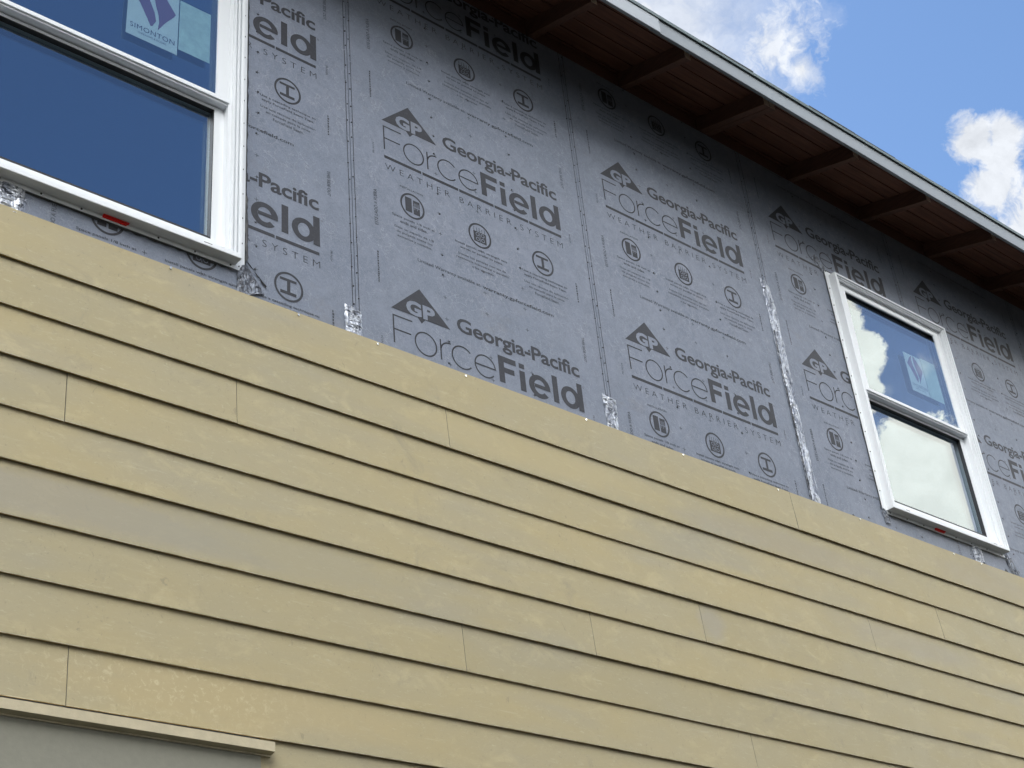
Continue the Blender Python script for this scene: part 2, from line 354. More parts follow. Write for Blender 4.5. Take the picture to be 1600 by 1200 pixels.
def logo():
    L = []
    ax, az = .288, 1.396
    L += [pg([(.1534, 1.2634), (.272, 1.2634), (.2895, 1.2425), (.307, 1.2634), (.4228, 1.2634), (ax, az)])]
    L += [fit_text('G', .222, .291, 1.266, 1.330, BASE, .045, layer=1), fit_text('P', .298, .354, 1.267, 1.329, BASE, .045, layer=1)]
    L += [fit_text('Georgia-Pacific', .456, 1.071, 1.2515, 1.338, INK, .022, .97)]
    # thin "Force"
    w_ = .0062
    L += [rect(.158, .158+w_, 1.115, 1.238), rect(.158+w_, .246, 1.238-w_, 1.238), rect(.158+w_, .238, 1.172, 1.172+w_)]
    L += [arc(.303, 1.157, .051, .052, 0, 360, w_)]
    L += [rect(.368, .368+w_, 1.115, 1.205), arc(.4135, 1.158, .045, .0445, 90, 170, w_, m=INK), ]
    L += [rect(.4135, .419, 1.1963, 1.2025)]
    L += [arc(.472, 1.158, .052, .0515, 40, 320, w_)]
    L += [arc(.5785, 1.157, .0515, .051, 0, 322, w_), rect(.5785-.0455, .5785+.0515, 1.1545, 1.1545+w_*.9, layer=1)]
    # bold "Field"
    b_ = .0275
    L += [rect(.645, .645+b_, 1.114, 1.234), rect(.645+b_, .733, 1.209, 1.234), rect(.645+b_, .722, 1.162, 1.186)]
    L += [rect(.748, .748+b_, 1.108, 1.199), rect(.748, .748+b_, 1.210, 1.232)]
    L += [arc(.847, 1.156, .0545, .0525, 8, 318, .0265, .021), rect(.820, .900, 1.149, 1.165, layer=1)]
    L += [rect(.915, .915+b_, 1.112, 1.234)]
    L += [arc(1.006, 1.160, .0495, .050, 0, 360, .0255, .021), rect(1.0455, 1.073, 1.112, 1.240, layer=1)]
    L += [arc(1.083, 1.232, .0045, .0045, 0, 360, .0012, m=FAINT, n=14)]
    xs = [.158, .336, .341, .5195, .5245, .702, .707, .887, .892, 1.070]
    for k in range(0, 10, 2): L.append(rect(xs[k], xs[k+1], 1.0715, 1.0855))
    L += [fit_text('WEATHER BARRIER SYSTEM', .160, 1.072, 1.017, 1.046, INK, -.014, 1.62)]
    L += [fit_text('INSTALLATION', .226, .336, .959, .968, INK, .01, 1.0)]
    for cx in (.281, .612, .943):
        L.append(arc(cx, .886, .058, .0605, 0, 360, .0085))
    c = .281                                                            # two panels with a gap
    L += [rect(c-.034, c-.003, .852, .922), rect(c+.004, c+.035, .850, .918)]
    for k in range(4): L.append(rect(c+.009+.006*k, c+.011+.006*k, .872+.008*(k % 2), .905, BASE, 1))
    L += [rect(c+.004, c+.035, .884, .8865, BASE, 1)]
    c = .612                                                            # panels over the joists
    L += [rect(c-.032, c+.032, .851, .903)]
    for k in range(5): L += [rect(c-.029+.0135*k, c-.0265+.0135*k, .903, .925-.003*(k % 2))]
    for k in range(2):
        for j in range(2): L += [arc(c-.012+.026*k, .866+.024*j, .009, .009, 0, 360, .0025, m=BASE, n=18, layer=1)]
    L += [rect(c-.001, c+.001, .853, .901, BASE, 1)]
    c = .943                                                            # beam
    L += [rect(c-.035, c+.031, .908, .919), rect(c-.007, c+.006, .866, .908), rect(c-.034, c+.030, .853, .866)]
    def small(s, xc, wid, z, h=.0135, m=INK): return fit_text(s, xc-wid/2, xc+wid/2, z-.003, z+h-.003, m, .008)
    L += [small('Space panels 1/8 inch at', .282, .202, .804), small('ends and sides.', .282, .128, .784),
          small('Deje un espacio de 1/8', .282, .184, .750, m=FAINT), small('de pulgada entre los', .282, .168, .730, m=FAINT), small('extremos y costados.', .282, .162, .709, m=FAINT)]
    L += [small('Install panels with strength axis', .613, .262, .804), small('across or parallel to joists.', .613, .214, .784),
          small('Instale los paneles con eje de', .613, .238, .750, m=FAINT), small('resistencia transversal o paralelo', .613, .262, .730, m=FAINT), small('a las viguetas.', .613, .112, .709, m=FAINT)]
    L += [small('Use a cascading technique to', .945, .240, .804), small('apply ForceField Seam Tape.', .945, .226, .784),
          small('Use una técnica de aplicación', .945, .236, .750, m=FAINT), small('en cascada para la cinta', .945, .190, .730, m=FAINT), small('ForceField Seam.', .945, .130, .709, m=FAINT)]
    L += [fit_text('Limited Warranty available at:', .290, .594, .624, .644, INK, .004), fit_text('warranty.gpforcefield.com', .603, .967, .622, .643, INK, .012)]
    L += [fit_text('ESTE LADO A FUERA', .099, .114, .722, .892, INK, .0, rot=1), fit_text('THIS SIDE OUT', 1.110, 1.124, .465, .583, INK, .0, rot=-1)]
    L += [fit_text('PR-N124', .103, .112, 1.071, 1.125, FAINT, .0, rot=1), fit_text('PR-N124', 1.116, 1.125, 1.068, 1.115, FAINT, .0, rot=-1)]
    for x, z0, z1 in ((.103, .46, .60), (1.118, .76, .86)):                # tiny side line, too small to read
        z = z0
        while z < z1:
            h = random.uniform(.004, .011); L.append(rect(x, x+random.uniform(.005, .008), z, z+h, FAINT)); z += h+random.uniform(.002, .004)
    return L
LOGO = logo()
ROW = .8981
WIN = [(-1.471, -.451), (2.972, 3.992)]                                  # nail fin extents of the two windows
WZ0, WZ1 = .273, 1.677
PW = 1.2192

# ------------------------------------------------------------------ house root
house = bpy.data.objects.new('house', None); COL.objects.link(house)
house['label'] = 'half-sided house with tan lap boards over grey printed sheathing and two white windows'
house['category'] = 'house'

WALLTOP = 2.225
ZO = {0: -.60, 1: -.602, 2: 0, 3: .3067, 4: .6028, 5: .6095, 6: .31, 7: .0}
def put_print(mb, x0, zo, ztop, zbot):
    items = []
    for row in range(-3, 5):
        dz = zo+row*ROW
        if dz+1.40 < zbot or dz+.45 > ztop: continue
        items += [(v, f, m, l, x0, dz) for v, f, m, l in LOGO]
    mats_ = [M_INK, M_INKF, M_SHEATH]
    for v, f, m, l, ox, oz in items:
        y = -.0006-.0005*l; i = mb.mi(mats_[m])
        vv = [mb.bm.verts.new((ox+a, y, oz+b)) for a, b in v]
        for q in f:
            try: fc = mb.bm.faces.new([vv[k] for k in q]); fc.material_index = i
            except ValueError: pass
    for row in range(-10, 40):                                            # little nailing crosses
        z = zo+.009+row*.1; 
        if z > ztop or z < zbot: continue
        for cx in (.4100, .6115, .8140):
            for a, b in ((.0085, .0011), (.0011, .0085)):
                i = mb.mi(M_INKF)
                vv = [mb.bm.verts.new(p) for p in ((x0+cx-a, -.0005, z-b), (x0+cx+a, -.0005, z-b), (x0+cx+a, -.0005, z+b), (x0+cx-a, -.0005, z+b))]
                mb.bm.faces.new(vv).material_index = i
def cut_region(bm, xa, xb, za, zb):
    for co, no in (((xa,0,0),(1,0,0)), ((xb,0,0),(1,0,0)), ((0,0,za),(0,0,1)), ((0,0,zb),(0,0,1))):
        bmesh.ops.bisect_plane(bm, geom=bm.verts[:]+bm.edges[:]+bm.faces[:], plane_co=co, plane_no=no, dist=1e-6)
    kill = [f for f in bm.faces if xa < f.calc_center_median().x < xb and za < f.calc_center_median().z < zb]
    bmesh.ops.delete(bm, geom=kill, context='FACES')
def sheath(k):
    x0, x1 = (k-2)*PW+.0015, (k-1)*PW-.0015                               # k = 2 starts at the x = 0 seam
    mb = MB(); zb, zt = -.05, WALLTOP
    rnd = random.Random(k)
    holes = [(a+.02, b-.02) for a, b in WIN if b > x0 and a < x1]
    pm = MB(); put_print(pm, (k-2)*PW, ZO.get(k, 0), zt, zb)
    for co, no in (((0,0,zt),(0,0,1)), ((0,0,zb),(0,0,-1))):
        bmesh.ops.bisect_plane(pm.bm, geom=pm.bm.verts[:]+pm.bm.edges[:]+pm.bm.faces[:], plane_co=co, plane_no=no, clear_outer=True)
    for a, b in holes: cut_region(pm.bm, a, b, WZ0+.02, WZ1-.02)
    # board itself, split round the opening
    xs = [x0, x1]; segs = []
    if holes:
        a, b = max(holes[0][0], x0), min(holes[0][1], x1)
        if a > x0+1e-4: segs.append((x0, a, zb, zt))
        if b < x1-1e-4: segs.append((b, x1, zb, zt))
        segs += [(a, b, zb, WZ0+.02), (a, b, WZ1-.02, zt)]
    else: segs = [(x0, x1, zb, zt)]
    for a, b, c, d in segs: mb.box(a, b, 0, .011, c, d, M_SHEATH)
    # seam lines and fasteners
    for sx, sg in ((x0-.0015, 1), (x1+.0015, -1)):
        z = zb
        while z < zt:                                                     # printed edge line, slightly broken
            h = rnd.uniform(.05, .14); xx = sx+sg*(.0135+rnd.uniform(-.0006, .0006))
            for a, b in holes:
                if a-.03 < xx < b+.03 and z+h > WZ0-.01 and z < WZ1+.01: break
            else:
                pm.poly([(xx-.0015, -.0007, z), (xx+.0015, -.0007, z), (xx+.0015, -.0007, min(z+h, zt)), (xx-.0015, -.0007, min(z+h, zt))], M_INK)
                # thin tape edge between line and joint
            z += h+rnd.uniform(.0, .003)
        z = zb+rnd.uniform(0, .1)
        while z < zt:
            xx = sx+sg*(.010+rnd.uniform(-.003, .004))
            if not any(a-.03 < xx < b+.03 and WZ0-.02 < z < WZ1+.02 for a, b in holes):
                mb.disc(xx, z, -.0022, .001, rnd.uniform(.0022, .0033), M_DARKNAIL, 8)
            z += .095+rnd.uniform(-.02, .02)
    for cx in (.4100, .8140):
        for row in range(-10, 40):
            z = ZO.get(k, 0)+.009+row*.1+rnd.uniform(-.006, .006); x = (k-2)*PW+cx+rnd.uniform(-.006, .006)
            if z < zb or z > zt or rnd.random() < .28 or any(a-.03 < x < b+.03 and WZ0-.02 < z < WZ1+.02 for a, b in holes): continue
            mb.disc(x, z, -.0018, .001, rnd.uniform(.0028, .0040), M_DARKNAIL, 8)
    bmesh.ops.recalc_face_normals(mb.bm, faces=mb.bm.faces)
    # merge print into the panel mesh
    idx = {i: mb.mi(m) for i, m in enumerate(pm.mats)}
    vm = {v: mb.bm.verts.new(v.co) for v in pm.bm.verts}
    for f in pm.bm.faces:
        vl = [vm[v] for v in f.verts]
        if f.normal.y > 0: vl = vl[::-1]
        try: nf = mb.bm.faces.new(vl); nf.material_index = idx[f.material_index]
        except ValueError: pass
    pm.bm.free()
    return mb.build('sheathing_panel', house, normals=False)
for k in range(-1, 8): sheath(k)
XA, XB = -3*PW, 6*PW
# studs behind the joints close the panel gaps
mb = MB()
for x in [XA+i*PW/3 for i in range(28)]:
    if any(a-.02 < x < b+.02 for a, b in WIN): 
        mb.box(x-.019, x+.019, .012, .10, -.05, WZ0-.01, M_ROOM); mb.box(x-.019, x+.019, .012, .10, WZ1+.01, WALLTOP, M_ROOM)
    else: mb.box(x-.019, x+.019, .012, .10, -4.1, WALLTOP, M_ROOM)
mb.build('wall_stud', house)

# ------------------------------------------------------------------ siding
E_ = .1635
JOINTS = {0: 2.251, 1: .348, 2: -.494, 3: -1.044, 4: 1.53, 5: 1.013, 6: .351, 7: 1.70, 8: -.975, 9: .9, 10: 2.2, 11: -.2}
nail_spots = [-.723, -.247, .077, .468, 1.062, 1.60, 2.187, 2.75, 3.471, 3.698, 4.3]
def board(c, xa, xb):
    zb = -E_*c; zt = (.1835 if c == 0 else zb+E_+.026)
    rnd = random.Random(int((xa+20)*100)+c*7)
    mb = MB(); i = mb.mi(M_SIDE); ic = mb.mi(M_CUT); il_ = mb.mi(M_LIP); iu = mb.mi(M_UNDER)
    bow = rnd.uniform(-.0008, .0008)
    yb, yt = -.0208+bow, (-.0105 if c == 0 else -.0095); t = .0064
    n = max(2, int((xb-xa)/.25)); rows = []
    for q in range(n+1):
        x = xa+(xb-xa)*q/n; dz = .0007*math.sin(x*2.1+c)+.0004*math.sin(x*7.3+c*2)
        dy = .0007*math.sin(x*1.7+c*3)
        zt2 = zt+(.0012*math.sin(x*3.1) if c == 0 else 0)
        prof = [(yb+dy, zb+dz+.0022), (yb+.0009+dy, zb+dz), (yb+t+dy, zb+dz+.0006), (yt+t, zt2), (yt, zt2)]
        rows.append([mb.bm.verts.new((x, y, z)) for y, z in prof])
    for q in range(n):
        A, B = rows[q], rows[q+1]
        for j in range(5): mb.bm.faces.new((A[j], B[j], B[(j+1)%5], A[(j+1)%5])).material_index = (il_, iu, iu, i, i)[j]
    for R_ in (rows[0], rows[-1]): mb.bm.faces.new(R_).material_index = ic
    if c == 0:
        pass
    lab = 'top course board of tan lap siding with its nailed upper edge still exposed' if c == 0 else None
    o = mb.build('siding_board', house, lab)
    if c == 0:
        for x in nail_spots:
            if xa < x < xb:
                nm = MB(); nm.disc(x, .1735+rnd.uniform(-.003, .002), -.0150, -.0125+.002, .0042, M_GALV, 10); nm.build('nail', o)
    return o
TR0, TR1 = -2.4, -.388                                                     # trim zone over the lower window
for c in range(0, 25):
    x = JOINTS.get(c, random.uniform(-1, 2)); xs = [XA]
    q = x-3.66*3
    while q < XB:
        if q > XA+.2 and q < XB-.2: xs.append(q)
        q += 3.665 if c != 5 else 3.64
    xs.append(XB)
    zb, zt = -E_*c, -E_*c+E_
    for a, b in zip(xs[:-1], xs[1:]):
        a2, b2 = a+.0013, b-.0013
        if c >= 9 and c <= 16 and a2 < TR1 and b2 > TR0:
            if a2 < TR0-.1: board(c, a2, TR0-.003)
            if b2 > TR1+.1: board(c, TR1+.003, b2)
        else: board(c, a2, b2)
# shadowed weather barrier behind siding
mb = MB(); mb.box(XA, XB, -.0004, .0106, -4.15, -.055, M_SHEATH); mb.build('lower_sheathing', house)

# head trim and cap over the lower opening
mb = MB(); mb.box(TR0, TR1, -.022, -.001, -2.72, -1.359, M_GREYB, .0015); mb.build('trim_board', house, 'grey unpainted trim board under the cream cap, lower left')
mb = MB(); mb.prism_x([(-.046, -1.3500), (-.046, -1.3235), (-.044, -1.3225), (-.001, -1.3150), (-.001, -1.3585), (-.0235, -1.3585), (-.0235, -1.3540)], TR0-.03, TR1+.030, M_CAP)
mb.build('drip_cap', house, 'narrow cream drip cap projecting above the grey trim board')
mb = MB(); mb.box(TR1+.0005, TR1+.0025, -.0235, -.001, -2.72, -1.359, M_CUT)

# ------------------------------------------------------------------ foil flashing strips
def foil(pts_l, pts_r, seed, y=-.0035, name='flashing_tape', m=M_FOIL, crink=.0026, nx=5, nz_=26):
    rnd = random.Random(seed); mb = MB(); i = mb.mi(m); G = []
    for a in range(nz_+1):
        t = a/nz_*(len(pts_l)-1); k = min(int(t), len(pts_l)-2); f = t-k
        l = Vector(pts_l[k]).lerp(Vector(pts_l[k+1]), f); r = Vector(pts_r[k]).lerp(Vector(pts_r[k+1]), f)
        row = []
        for b in range(nx+1):
            p = l.lerp(r, b/nx); j = .0016
            if b in (0, nx): j = .0026
            yy = y-abs(rnd.gauss(0, crink)) if 0 < b < nx else y+.0015
            row.append(mb.bm.verts.new((p.x+rnd.uniform(-j, j), yy, p.y+rnd.uniform(-j, j))))
        G.append(row)
    for a in range(nz_):
        for b in range(nx):
            q = (G[a][b], G[a][b+1], G[a+1][b+1], G[a+1][b])
            if rnd.random() < .5:
                fs = [mb.bm.faces.new((q[0], q[1], q[2])), mb.bm.faces.new((q[0], q[2], q[3]))]
            else: fs = [mb.bm.faces.new((q[0], q[1], q[3])), mb.bm.faces.new((q[1], q[2], q[3]))]
            for f_ in fs: f_.material_index = i
    return mb.build(name, house, normals=False)
foil([(-.050, .302), (-.052, .15)], [(.020, .292), (.026, .15)], 1)
foil([(1.181, .337), (1.188, .25), (1.192, .15)], [(1.258, .328), (1.256, .25), (1.250, .15)], 2)
foil([(2.401, 1.40), (2.412, 1.15), (2.414, .87), (2.420, .60), (2.428, .15)], [(2.462, 1.39), (2.484, 1.20), (2.482, .89), (2.482, .60), (2.496, .15)], 3, nz_=90)
foil([(2.420, 1.10), (2.4115, .87), (2.416, .60), (2.425, .15)], [(2.425, 1.10), (2.4175, .87), (2.424, .60), (2.431, .15)], 31, crink=.0008, nz_=70, nx=2, m=M_BLACK, y=-.0085)
foil([(3.672, .275), (3.674, .15)], [(3.757, .285), (3.763, .15)], 4)
foil([(-1.29, .275), (-1.285, .15)], [(-1.203, .275), (-1.197, .15)], 5)
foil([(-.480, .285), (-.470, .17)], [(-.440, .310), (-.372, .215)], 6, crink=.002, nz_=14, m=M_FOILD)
foil([(-.448, .60), (-.4475, .45), (-.446, .33), (-.370, .243)], [(-.441, .60), (-.438, .45), (-.437, .315), (-.366, .253)], 61, crink=.0005, nz_=30, nx=2, m=M_BLACK, y=-.0045)
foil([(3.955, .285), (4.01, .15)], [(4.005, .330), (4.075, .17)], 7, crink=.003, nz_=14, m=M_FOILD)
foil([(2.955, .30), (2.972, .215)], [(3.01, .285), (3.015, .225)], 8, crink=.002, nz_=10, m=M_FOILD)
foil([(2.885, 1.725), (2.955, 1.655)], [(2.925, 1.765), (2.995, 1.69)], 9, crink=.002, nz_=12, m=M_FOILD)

# ------------------------------------------------------------------ windows
def window(x0, idx):
    x1 = x0+1.02; zb, zt = WZ0, WZ1
    V = M_VINYL
    bx0, bx1, bz0, bz1 = x0+.028, x1-.034, .293, 1.655
    yF = -.045
    mb = MB()
    # outer frame: stepped vinyl rings, built of four mitred lengths
    def ring(ax0, ax1, az0, az1, wl, wr, wb, wt, y0, y1, m=V, target=None, bev=.001):
        t = target or mb; b = t.bm; i = t.mi(m)
        O = [(ax0, az0), (ax1, az0), (ax1, az1), (ax0, az1)]; I = [(ax0+wl, az0+wb), (ax1-wr, az0+wb), (ax1-wr, az1-wt), (ax0+wl, az1-wt)]
        for k in range(4):
            q = [O[k], O[(k+1)%4], I[(k+1)%4], I[k]]
            A = [b.verts.new((p[0], y0, p[1])) for p in q]; B = [b.verts.new((p[0], y1, p[1])) for p in q]
            fs = [b.faces.new(A), b.faces.new(B[::-1])]
            for j in range(4):
                fs.append(b.faces.new((A[j], B[j], B[(j+1)%4], A[(j+1)%4])))
            for f in fs: f.material_index = i
            es = [e for e in fs[0].edges if not ((e.verts[0] in (A[1], A[2]) and e.verts[1] in (A[1], A[2])) or (e.verts[0] in (A[0], A[3]) and e.verts[1] in (A[0], A[3])))]
            if bev:
                r = bmesh.ops.bevel(b, geom=es, offset=bev, segments=2, affect='EDGES')
                for f in r['faces']: f.material_index = i
    ring(bx0, bx1, bz0-.004, bz1, .012, .012, .020, .012, yF, .05, bev=.0015)
    ring(bx0+.0119, bx1-.0119, bz0+.0159, bz1-.0119, .0042, .0042, .003, .0042, yF+.016, .05, bev=0)
    ring(bx0+.0160, bx1-.0160, bz0+.0188, bz1-.0160, .0085, .0085, .002, .0065, yF+.005, .05, bev=.0015)
    ring(bx0+.0244, bx1-.0244, bz0+.0207, bz1-.0224, .0042, .0042, .002, .0035, yF+.018, .05, bev=0)
    ring(bx0+.0285, bx1-.0285, bz0+.0226, bz1-.0258, .0075, .0075, .0018, .0060, yF+.009, .05, bev=.0015)
    ring(bx0+.0358, bx1-.0358, bz0+.0243, bz1-.0316, .0142, .0142, .0117, .0094, yF+.024, .06)
    # weep slots in the sill
    for wx in (bx0+.10, bx1-.14):
        mb.box(wx, wx+.030, yF-.0004, yF+.002, bz0+.0065, bz0+.0085, M_GASKET)
    win = mb.build('window', house, ('near window at left with a purple emblem sticker on dark blue panes', 'far window at right with clouds mirrored in its panes')[idx])
    # nail fin with fastener holes
    fb = MB()
    ring(x0, x1, zb, zt, .040, .044, .024, .028, -.0042, -.0022, target=fb, bev=0)
    z = zb+.009
    rnd = random.Random(idx)
    k = 0
    while z < zt:
        for x in (x0+.010, x1-.012): fb.disc(x+rnd.uniform(-.001, .001), z+rnd.uniform(-.002, .002), -.0062, -.003, .0030, M_DARKNAIL, 8)
        z += .107
    x = x0+.05
    while x < x1-.02:
        fb.disc(x, zb+.0085, -.0062, -.003, .0034, M_DARKNAIL, 8); x += .131
    fb.build('nail_fin', win)
    # black sealant squeezed out round the fin
    for side in (0, 1, 2):
        sb = MB(); i = sb.mi(M_BLACK); n = 60; P_ = []
        for a in range(n+1):
            t = a/n
            w_ = .006+.005*rnd.random()
            if side == 0: p, q = (x0-w_, zb-.004+t*(zt-zb+.01)), (x0+.01, zb-.004+t*(zt-zb+.01))
            elif side == 1: p, q = (x1-.01, zb+t*(zt-zb)), (x1+w_*.9, zb+t*(zt-zb))
            else: p, q = (x0-.004+t*1.025, zb-w_*1.1), (x0-.004+t*1.025, zb+.01)
            P_.append((sb.bm.verts.new((p[0], -.0016-.0005*side, p[1])), sb.bm.verts.new((q[0], -.0016-.0005*side, q[1]))))
        for a in range(n): sb.bm.faces.new((P_[a][0], P_[a+1][0], P_[a+1][1], P_[a][1])).material_index = i
        sb.build('sealant', win)
    # sashes
    jx0, jx1, jz0, jz1 = bx0+.050, bx1-.050, bz0+.036, bz1-.041
    zm = .988                                                             # top of the meeting rail
    us = MB(); st = .050
    ring(jx0-.012, jx1+.012, zm-.030, jz1+.012, st+.006, st+.006, .030, .040, -.018, .012, target=us)
    ring(jx0-.012+st+.006, jx1+.012-st-.006, zm, jz1+.012-.040, .003, .003, .003, .003, -.0155, .012, target=us)
    us.box(jx0-.004, jx1+.004, -.0245, -.0185, zm-.022, zm-.003, V, .0015)  # projecting lip of the meeting rail
    uso = us.build('upper_sash', win)
    ls = MB()
    ring(jx0-.008, jx1+.008, jz0-.03, zm-.034, .040, .046, .070, .014, .008, .055, target=ls)
    lso = ls.build('lower_sash', win)
    # track strips at the jamb of the lower half
    for sx in (jx0-.010, jx1+.004):
        tb = MB(); tb.box(sx, sx+.006, -.016, .007, jz0-.01, zm-.036, V, .001); tb.build('jamb_track', win)
    # glass units with black spacer
    g1 = MB(); g1.box(jx0+.040, jx1-.040, -.0135, -.0105, zm-.004, jz1-.022, M_GLASS); g1.build('glass_pane', uso)
    g3 = MB(); g3.box(jx0+.040, jx1-.040, .009, .0115, zm-.004, jz1-.022, M_GLASS); g3.build('glass_pane', uso)
    k1 = MB(); ring(jx0+.046, jx1-.046, zm+.002, jz1-.028, .003, .003, .003, .003, -.0095, .008, m=M_GASKET, target=k1, bev=0); k1.build('glazing_spacer', uso)
    g2 = MB(); g2.box(jx0+.028, jx1-.034, .030, .033, jz0+.03, zm-.046, M_GLASS); g2.build('glass_pane', lso)
    g4 = MB(); g4.box(jx0+.028, jx1-.034, .045, .0475, jz0+.03, zm-.046, M_GLASS); g4.build('glass_pane', lso)
    k2 = MB(); ring(jx0+.0315, jx1-.0375, jz0+.038, zm-.0475, .003, .003, .010, .003, .009, .0297, m=M_GASKET, target=k2, bev=0); k2.build('glazing_spacer', lso)
    # red shipping clip at the sill
    cx = x0+(.512 if idx == 0 else .40); cb = MB()
    cw = .088 if idx == 0 else .080
    cb.box(cx, cx+cw, -.0150, -.0045, .2845, .2885, M_RED, .001)
    cb.box(cx, cx+cw*.93, -.0085, -.0045, .2785, .2842, M_RED, .0008)
    cb.build('clip', win, 'small red plastic clip under the sill')
    return win, uso
w0, us0 = window(WIN[0][0], 0)
w1, us1 = window(WIN[1][0], 1)

def sticker(par, x0, x1, x2, z0, z1, zb2, zt2):
    y = -.0085
    # front sheet
    mb = MB(); mb.box(x0, x1, y, y+.0006, z0, z1, M_STICK)
    W = x1-x0; H = z1-z0; Y = y-.0008
    def P(u, v): return (x0+u*W, Y, z0+v*H)
    # emblem: a diamond split by an S-shaped band
    left = [(.10, .72), (.30, .90), (.48, .99), (.40, .84), (.42, .70), (.52, .54), (.56, .40), (.50, .30), (.46, .28), (.36, .42), (.24, .58)]
    right = [(.56, 1.0), (.72, .88), (.94, .66), (.90, .60), (.74, .44), (.60, .26), (.62, .40), (.60, .52), (.54, .66), (.50, .80), (.51, .92)]
    for poly in (left, right): mb.poly([P(*q) for q in poly], M_LOGO)
    v, f, m, l = fit_text('SIMONTON', x0+.07*W, x1-.06*W, z0+.135*H, z0+.215*H, INK, .0, 1.1)
    vv = [mb.bm.verts.new((a, Y, b)) for a, b in v]
    for q in f: mb.bm.faces.new([vv[k] for k in q]).material_index = mb.mi(M_TXT)
    v, f, m, l = fit_text('WINDOWS & DOORS', x0+.22*W, x1-.22*W, z0+.075*H, z0+.105*H, INK, 0)
    vv = [mb.bm.verts.new((a, Y, b)) for a, b in v]
    for q in f: mb.bm.faces.new([vv[k] for k in q]).material_index = mb.mi(M_TXT)
    mb.build('sticker', par, 'pale paper sticker with a purple split emblem')
    mb = MB(); mb.box(x1+.004, x2, y, y+.0006, zb2, zt2, M_STICK2); mb.build('sticker', par, 'blank pale green rating sheet')
sticker(us0, -.930, -.735, -.607, 1.098, 1.385, 1.130, 1.372)
sticker(us1, 3.515, 3.665, 3.795, 1.125, 1.365, 1.125, 1.375)

# ------------------------------------------------------------------ eave
SL = .333; YT = -.41
def zr(y): return 2.095+SL*(y-YT)                                          # rafter underside
RD = .092
def zdk(y): return zr(y)+RD
RIDGE = 4.0
raf_x = [-4.10+.612*i for i in range(0)]
raf_x = [-3.26, -2.65, -2.04, -1.43, -.81, -.20, .42, 1.044, 1.635, 2.205, 2.873, 3.49, 4.10, 4.72, 5.33, 5.94, 6.55, 7.15]
for x in raf_x:
    for dx in ((0, .041) if abs(x-2.205) < .01 else (0,)):
        mb = MB(); fs = mb.prism_x([(YT, zr(YT)), (RIDGE, zr(RIDGE)), (RIDGE, zdk(RIDGE)-.001), (YT, zdk(YT)-.001)], x-.019+dx-(.02 if dx or abs(x-2.205) < .01 else 0), x+.019+dx-(.02 if dx or abs(x-2.205) < .01 else 0), M_RAF)
        i = mb.mi(M_END); mb.bm.faces.ensure_lookup_table()
        for f in mb.bm.faces:
            if all(abs(v.co.y-YT) < 1e-5 for v in f.verts): f.material_index = i
        mb.build('rafter', house)
# blocking between rafters at the wall line
mb = MB(); mb.box(XA, XB, .012, .05, WALLTOP+.001, zdk(.012)-.004, M_RAF); mb.build('blocking', house)
# deck of narrow boards with open grooves
mb = MB(); y = -.448; k = 0
while y < RIDGE:
    y2 = min(y+.0885, RIDGE)
    if y2-y > .01: mb.prism_x([(y+.0028, zdk(y+.0028)), (y2-.0028, zdk(y2-.0028)), (y2-.0028, zdk(y2)+.018), (y+.0028, zdk(y)+.018)], XA-.3, XB+.3, M_WOOD)
    y = y2
mb.prism_x([(-.446, zdk(-.446)+.013), (RIDGE, zdk(RIDGE)+.013), (RIDGE, zdk(RIDGE)+.017), (-.446, zdk(-.446)+.017)], XA-.29, XB+.29, M_WOOD)
mb.build('roof_deck', house)
# shingles: front slope with butt edges, and the back slope
mb = MB(); y = -.4635; k = 0; rnd = random.Random(3)
while y < RIDGE:
    y2 = y+.145; x = XA-.32
    while x < XB+.32:
        wdt = rnd.uniform(.22, .42); x2 = min(x+wdt, XB+.32); dy = rnd.uniform(-.003, .004) if k else rnd.uniform(-.004, .003)
        zz = lambda q: zdk(q)+.0195
        mb.prism_x([(y+dy, zz(y)+.006), (y2+.02, zz(y2+.02)+.0035), (y2+.02, zz(y2+.02)+.0065), (y+dy, zz(y)+.0115+rnd.uniform(0, .0025))], x+.001, x2-.001, M_SHINGLE)
        x = x2
    y = y2; k += 1
RZ = zdk(RIDGE)+.02
mb.prism_x([(RIDGE, RZ), (2*RIDGE+.45, zdk(-.45)+.02), (2*RIDGE+.45, zdk(-.45)+.035), (RIDGE, RZ+.02)], XA-.32, XB+.32, M_SHINGLE)
mb.build('shingles', house)
# sub-fascia, fascia metal in two lapped lengths, drip edge
mb = MB(); mb.box(XA-.3, XB+.3, -.450, -.412, zr(YT)+.062, zdk(-.45)-.003, M_RAF, .001); mb.build('sub_fascia', house)
FZ0, FZ1 = 2.086, 2.176
def fascia(xa, xb, y, m, label):
    mb = MB(); n = int((xb-xa)/.3); i = mb.mi(m); rows = []
    for q in range(n+1):
        x = xa+(xb-xa)*q/n; d = .0012*math.sin(x*2.3)+.0006*math.sin(x*6.1); dz = .0016*math.sin(x*1.1)
        pr = [(y+d, FZ0+dz+.002), (y+d+.0015, FZ0+dz), (y+.016+d, FZ0+dz+.0012), (y+.016+d, FZ0+dz+.003), (y+.0035+d, FZ0+dz+.003), (y+.0035, FZ1), (y, FZ1)]
        rows.append([mb.bm.verts.new((x, a, b)) for a, b in pr])
    for q in range(n):
        for j in range(7): mb.bm.faces.new((rows[q][j], rows[q+1][j], rows[q+1][(j+1)%7], rows[q][(j+1)%7])).material_index = i
    mb.bm.faces.new(rows[0]); mb.bm.faces.new(rows[-1])
    mb.build('fascia', house, label)
fascia(XA-.3, 1.407, -.4600, M_FASCIA2, 'nearer length of pale metal fascia lapping over the next')
fascia(1.35, XB+.3, -.4555, M_FASCIA, 'farther length of pale metal fascia')
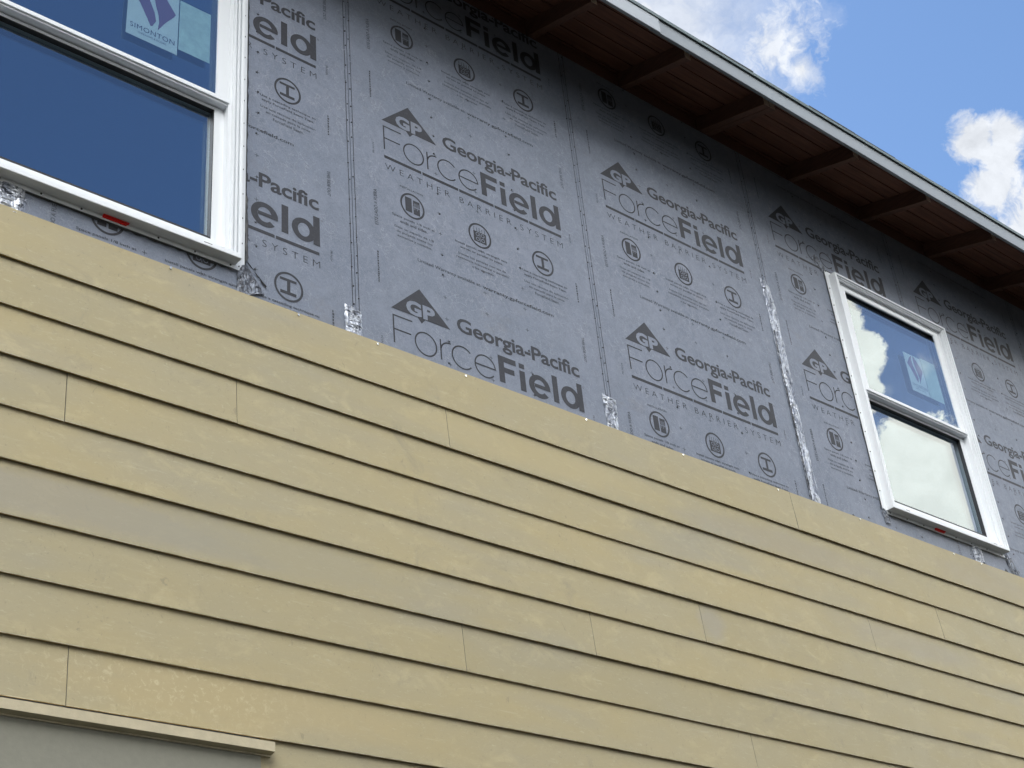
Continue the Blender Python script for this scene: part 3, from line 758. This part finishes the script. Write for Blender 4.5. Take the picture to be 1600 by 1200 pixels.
mb = MB(); mb.prism_x([(-.4650, FZ1+.001), (-.4640, FZ1-.000), (-.4515, FZ1+.001), (-.4515, FZ1+.018), (-.4650, FZ1+.0215)], XA-.31, XB+.31, M_DRIP); mb.build('drip_edge', house)

# body of the house: ends, back, floors, ceiling (closed and dark inside)
D2 = 2*RIDGE
mb = MB()
for xa, xb in ((XA+.002, XA+.10), (XB-.10, XB-.002)):
    mb.prism_x([(.012, -4.15), (D2, -4.15), (D2, zr(0)), (RIDGE, zr(RIDGE)), (.012, zr(0))], xa, xb, M_SHEATH)
mb.box(XA+.1, XB-.1, D2-.1, D2, -4.15, zr(0), M_SHEATH)
mb.build('wall', house)
mb = MB(); mb.box(XA+.101, XB-.101, .105, D2-.101, 2.12, 2.14, M_ROOM); mb.box(XA+.101, XB-.101, .105, D2-.101, -.60, -.40, M_ROOM); mb.box(XA+.101, XB-.101, 3.0, 3.1, -.399, 2.119, M_ROOM); mb.build('interior_partition', house)

# ------------------------------------------------------------------ ground
mb = MB(); R_ = 600; n = 24
for i in range(n):
    for j in range(n):
        pass
mb.poly([(-R_, -R_, -4.2), (R_, -R_, -4.2), (R_, R_, -4.2), (-R_, R_, -4.2)], M_GROUND)
g = mb.build('ground', normals=False); g['kind'] = 'structure'; g['label'] = 'bare soil building plot with patches of grass'

# tall trees added out of view behind the camera, to block low sky light
M_LEAF = mat('foliage', (.013, .022, .008), rough=.8, noise_amt=.5, nscale=2)
M_BARK = mat('bark', (.07, .055, .04), rough=.9, noise_amt=.3, nscale=8)
mb = MB(); il = mb.mi(M_LEAF); ib = mb.mi(M_BARK); rnd = random.Random(11)
def light_block_tree(cx, cy, H):
    b = mb.bm; n = 8
    for k in range(4):
        z0, z1 = -4.3+H*.2*k, -4.3+H*.2*(k+1); r0_, r1_ = .32*(1-.2*k), .32*(1-.2*(k+1))
        A = [b.verts.new((cx+r0_*math.cos(a*.785), cy+r0_*math.sin(a*.785), z0)) for a in range(n)]
        B = [b.verts.new((cx+r1_*math.cos(a*.785), cy+r1_*math.sin(a*.785), z1)) for a in range(n)]
        for a in range(n): b.faces.new((A[a], A[(a+1)%n], B[(a+1)%n], B[a])).material_index = ib
    clumps = []
    for k in range(34):
        t = rnd.random(); a = rnd.random()*6.28; rr = (1-abs(t-.4)*.9)*2.6*rnd.random()**.5
        clumps.append((cx+rr*math.cos(a), cy+rr*math.sin(a), -4.2+H*(.10+.86*t), rnd.uniform(1.0, 1.8)))
    for x, y, z, r in clumps:
        for q in range(75):
            d = Vector((rnd.gauss(0, 1), rnd.gauss(0, 1), rnd.gauss(0, 1))).normalized()*r*rnd.random()**.4
            p = Vector((x, y, z))+d; s1 = rnd.uniform(.16, .34)
            e1 = Vector((rnd.gauss(0, 1), rnd.gauss(0, 1), rnd.gauss(0, 1))).normalized(); e2 = e1.cross(Vector((rnd.gauss(0, 1), rnd.gauss(0, 1), rnd.gauss(0, 1)))).normalized()
            b.faces.new([b.verts.new(p+e1*s1), b.verts.new(p+e2*s1*.7), b.verts.new(p-e1*s1), b.verts.new(p-e2*s1*.7)]).material_index = il
for k in range(20):
    light_block_tree(-26+k*2.9+rnd.uniform(-.6, .6), -15.5+rnd.uniform(-1.5, 1.0)-.02*abs(k-9)**2, rnd.uniform(15.0, 17.0))
for x, y in ((-21, -11), (-21.5, -8), (-20.5, -5), (-20, -2), (-22, 1), (29, -6.2), (27, -4.2), (25.5, -1.8), (31, -3.0), (28, 1)):
    light_block_tree(x+rnd.uniform(-.4, .4), y, rnd.uniform(15.0, 17.0))
g = mb.build('light_block_wood', normals=False); g['kind'] = 'stuff'; g['label'] = 'dark green wood added out of view to block low sky light'
